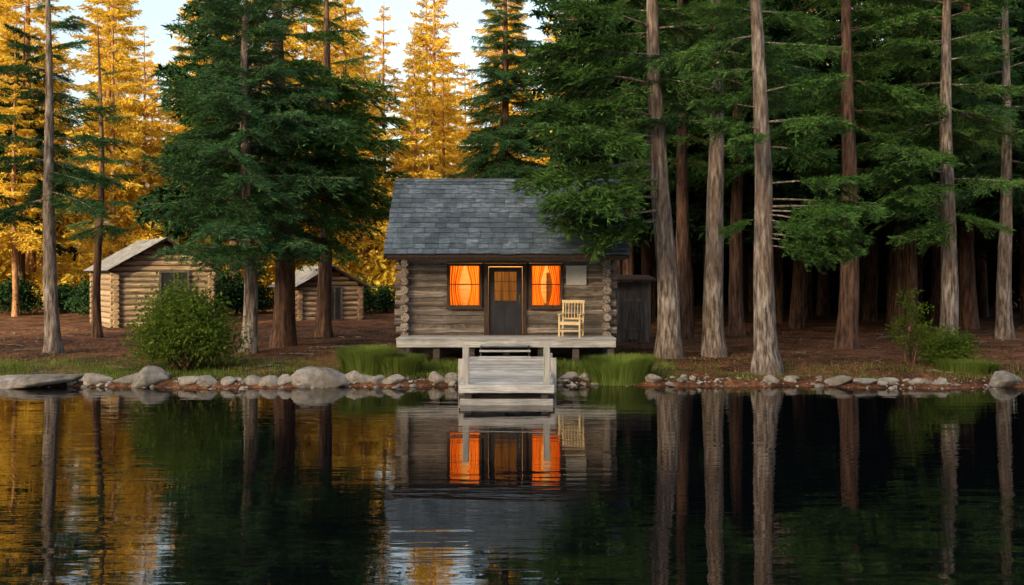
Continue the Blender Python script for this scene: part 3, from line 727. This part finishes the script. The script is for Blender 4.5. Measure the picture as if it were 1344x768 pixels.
b.obj('posts', [M_post], dk_, .012, OD)

# ------------------------------------------------------------------ small outbuildings
def small_cabin(name, x, y, yaw, W, L, he, ha, logm, wins, lr=.12):
    e = empty(name, (x, y, float(gz(x, y))-.05), yaw)
    w = MB(); n = int(he/(lr*2))
    for c in range(n):
        z = lr*(2*c+1)
        for yy in (0, L):
            w.tube([(-W/2-.2, yy, z), (0, yy+rng.uniform(-.02, .02), z), (W/2+.2, yy, z)], [lr*1.0*rng.uniform(.88, .98)]*3, 9, 0)
        for xx_ in (-W/2, W/2): w.tube([(xx_, -.22, z-lr), (xx_, L/2, z-lr), (xx_, L+.22, z-lr)], [lr]*3, 9, 0)
    w.box(-W/2, W/2, -.06, .06, 0, n*lr*2, 1); w.box(-W/2, W/2, L-.06, L+.06, 0, n*lr*2, 1)
    for xx_ in (-W/2, W/2): w.box(xx_-.05, xx_+.05, .07, L-.07, 0, n*lr*2, 1)
    z = n*lr*2
    while z+lr < ha-.15:
        hw = min(W/2*(ha-z-lr)/(ha-he), W/2+.1)
        w.tube([(-hw, 0, z+lr), (0, 0, z+lr), (hw, 0, z+lr)], [lr*.95]*3, 9, 0); w.tube([(-hw, L, z+lr), (0, L, z+lr), (hw, L, z+lr)], [lr]*3, 9, 0)
        z += 2*lr
    w.addv([(-W/2, .03, he-.1), (W/2, .03, he-.1), (0, .03, ha-.05)], [(0, 1, 2)], 1)
    w.obj('walls', [logm, M_chink], e)
    rf = MB(); sl = math.atan2(ha-he, W/2); Ls = (W/2+.4)/math.cos(sl)
    for s in (-1, 1):
        M0 = Matrix.Translation((0, 0, ha+.08)) @ Matrix.Rotation(s*sl, 4, 'Y')
        nc = 9
        rf.box(*( (0, Ls) if s > 0 else (-Ls, 0)), -.5, L+.4, -.06, -.01, 1, M0)
        for c in range(nc):
            yv = -.55
            while yv < L+.4:
                wd = rng.uniform(.25, .5); a_, b_ = c*Ls/nc, (c+1)*Ls/nc+.04
                rr = (a_, b_) if s > 0 else (-b_, -a_)
                lift = .035-.0025*c+rng.uniform(0, .006)
                rf.box(rr[0], rr[1], yv, min(yv+wd-.01, L+.45), lift-.015, lift, 0, M0); yv += wd
    rf.obj('roof', [M_roof2, M_frame], e)
    f = MB()
    for (a, b, zb, zt) in wins:
        f.box(a, b, -lr-.03, -.0, zb, zt, 1)
        fr_ = .09
        f.box(a-fr_, a, -lr-.06, .0, zb-fr_, zt+fr_, 0); f.box(b, b+fr_, -lr-.06, .0, zb-fr_, zt+fr_, 0)
        f.box(a, b, -lr-.063, .0, zt, zt+fr_, 0); f.box(a, b, -lr-.063, .0, zb-fr_, zb, 0); f.box((a+b)/2-.025, (a+b)/2+.025, -lr-.05, -lr-.031, zb, zt, 0)
    f.obj('window', [M_beam, M_dark], e)
    return e
small_cabin('old_log_cabin', -15.1, 43.2, R(33), 4.0, 4.5, 2.6, 3.75, M_logwarm, [(-.15, .95, 1.15, 2.35)])
small_cabin('old_log_cabin', -8.7, 47.5, R(30), 3.0, 3.2, 1.75, 2.55, M_logwarm, [(-.1, .5, .1, 1.6)])
sh = empty('wooden_shed', (4.05, 34.5, float(gz(4.05, 34.5)))); s = MB()
x = -.75
while x < .75:
    w = rng.uniform(.1, .17); s.box(x, min(x+w-.008, .76), 0+rng.uniform(0, .012), .03, 0, 2.1+rng.uniform(-.03, .03)); x += w
s.box(-.74, .74, .035, 1.6, 0, 2.08, 0)
s.box(-.9, .92, -.2, 1.9, 2.15, 2.2, 1, Matrix.Rotation(R(4), 4, 'X')); s.box(-.2, .45, -.025, -.001, .1, 1.8, 0); s.box(-.2, .45, -.045, -.026, .4, .5, 0); s.box(-.2, .45, -.045, -.026, 1.4, 1.5, 0)
s.obj('boards', [surf('shed_boards', [(.3, (.07, .06, .052)), (.7, (.28, .25, .22))], (14, 14, 1.5), bump=.006, island=.3), M_frame], sh, .004)

# ------------------------------------------------------------------ light, sky, camera
EL, AZ = 16, -150      # low sun over the added ridge behind-left of the viewer: far trees lit, near bank in open shade
w = bpy.data.worlds.new('World'); scene.world = w; w.use_nodes = True
nt = w.node_tree; bg = nt.nodes['Background']; sky = nt.nodes.new('ShaderNodeTexSky'); sky.sky_type = 'NISHITA'
sky.sun_disc = False; sky.sun_elevation = R(EL); sky.sun_rotation = R(AZ); sky.air_density = 1.0; sky.dust_density = 5.0; sky.ozone_density = .3
tint = mixc(nt, 1.0, sky.outputs[0], (1.07, 1.0, .91), 'MULTIPLY')
nt.links.new(tint, bg.inputs[0]); bg.inputs[1].default_value = .44
sd = Vector((math.sin(R(AZ))*math.cos(R(EL)), math.cos(R(AZ))*math.cos(R(EL)), math.sin(R(EL))))
sl = bpy.data.lights.new('sun', 'SUN'); sl.energy = 5; sl.angle = R(.5); sl.color = (1, .84, .48)
so = bpy.data.objects.new('sun', sl); scene.collection.objects.link(so); so.rotation_euler = (-sd).to_track_quat('-Z', 'Y').to_euler(); so.location = (-60, -60, 60)
cam = bpy.data.cameras.new('camera'); co = bpy.data.objects.new('camera', cam); scene.collection.objects.link(co)
co.location = (0, 0, 2.83); co.rotation_euler = (R(90), 0, 0); cam.lens = 35; cam.sensor_width = 36; cam.shift_y = -24/1344; cam.clip_end = 2000
scene.camera = co
scene.view_settings.view_transform = 'Standard'; scene.view_settings.look = 'None'; scene.view_settings.exposure = 0
print('tris', sum(len(m.polygons) for m in bpy.data.meshes))
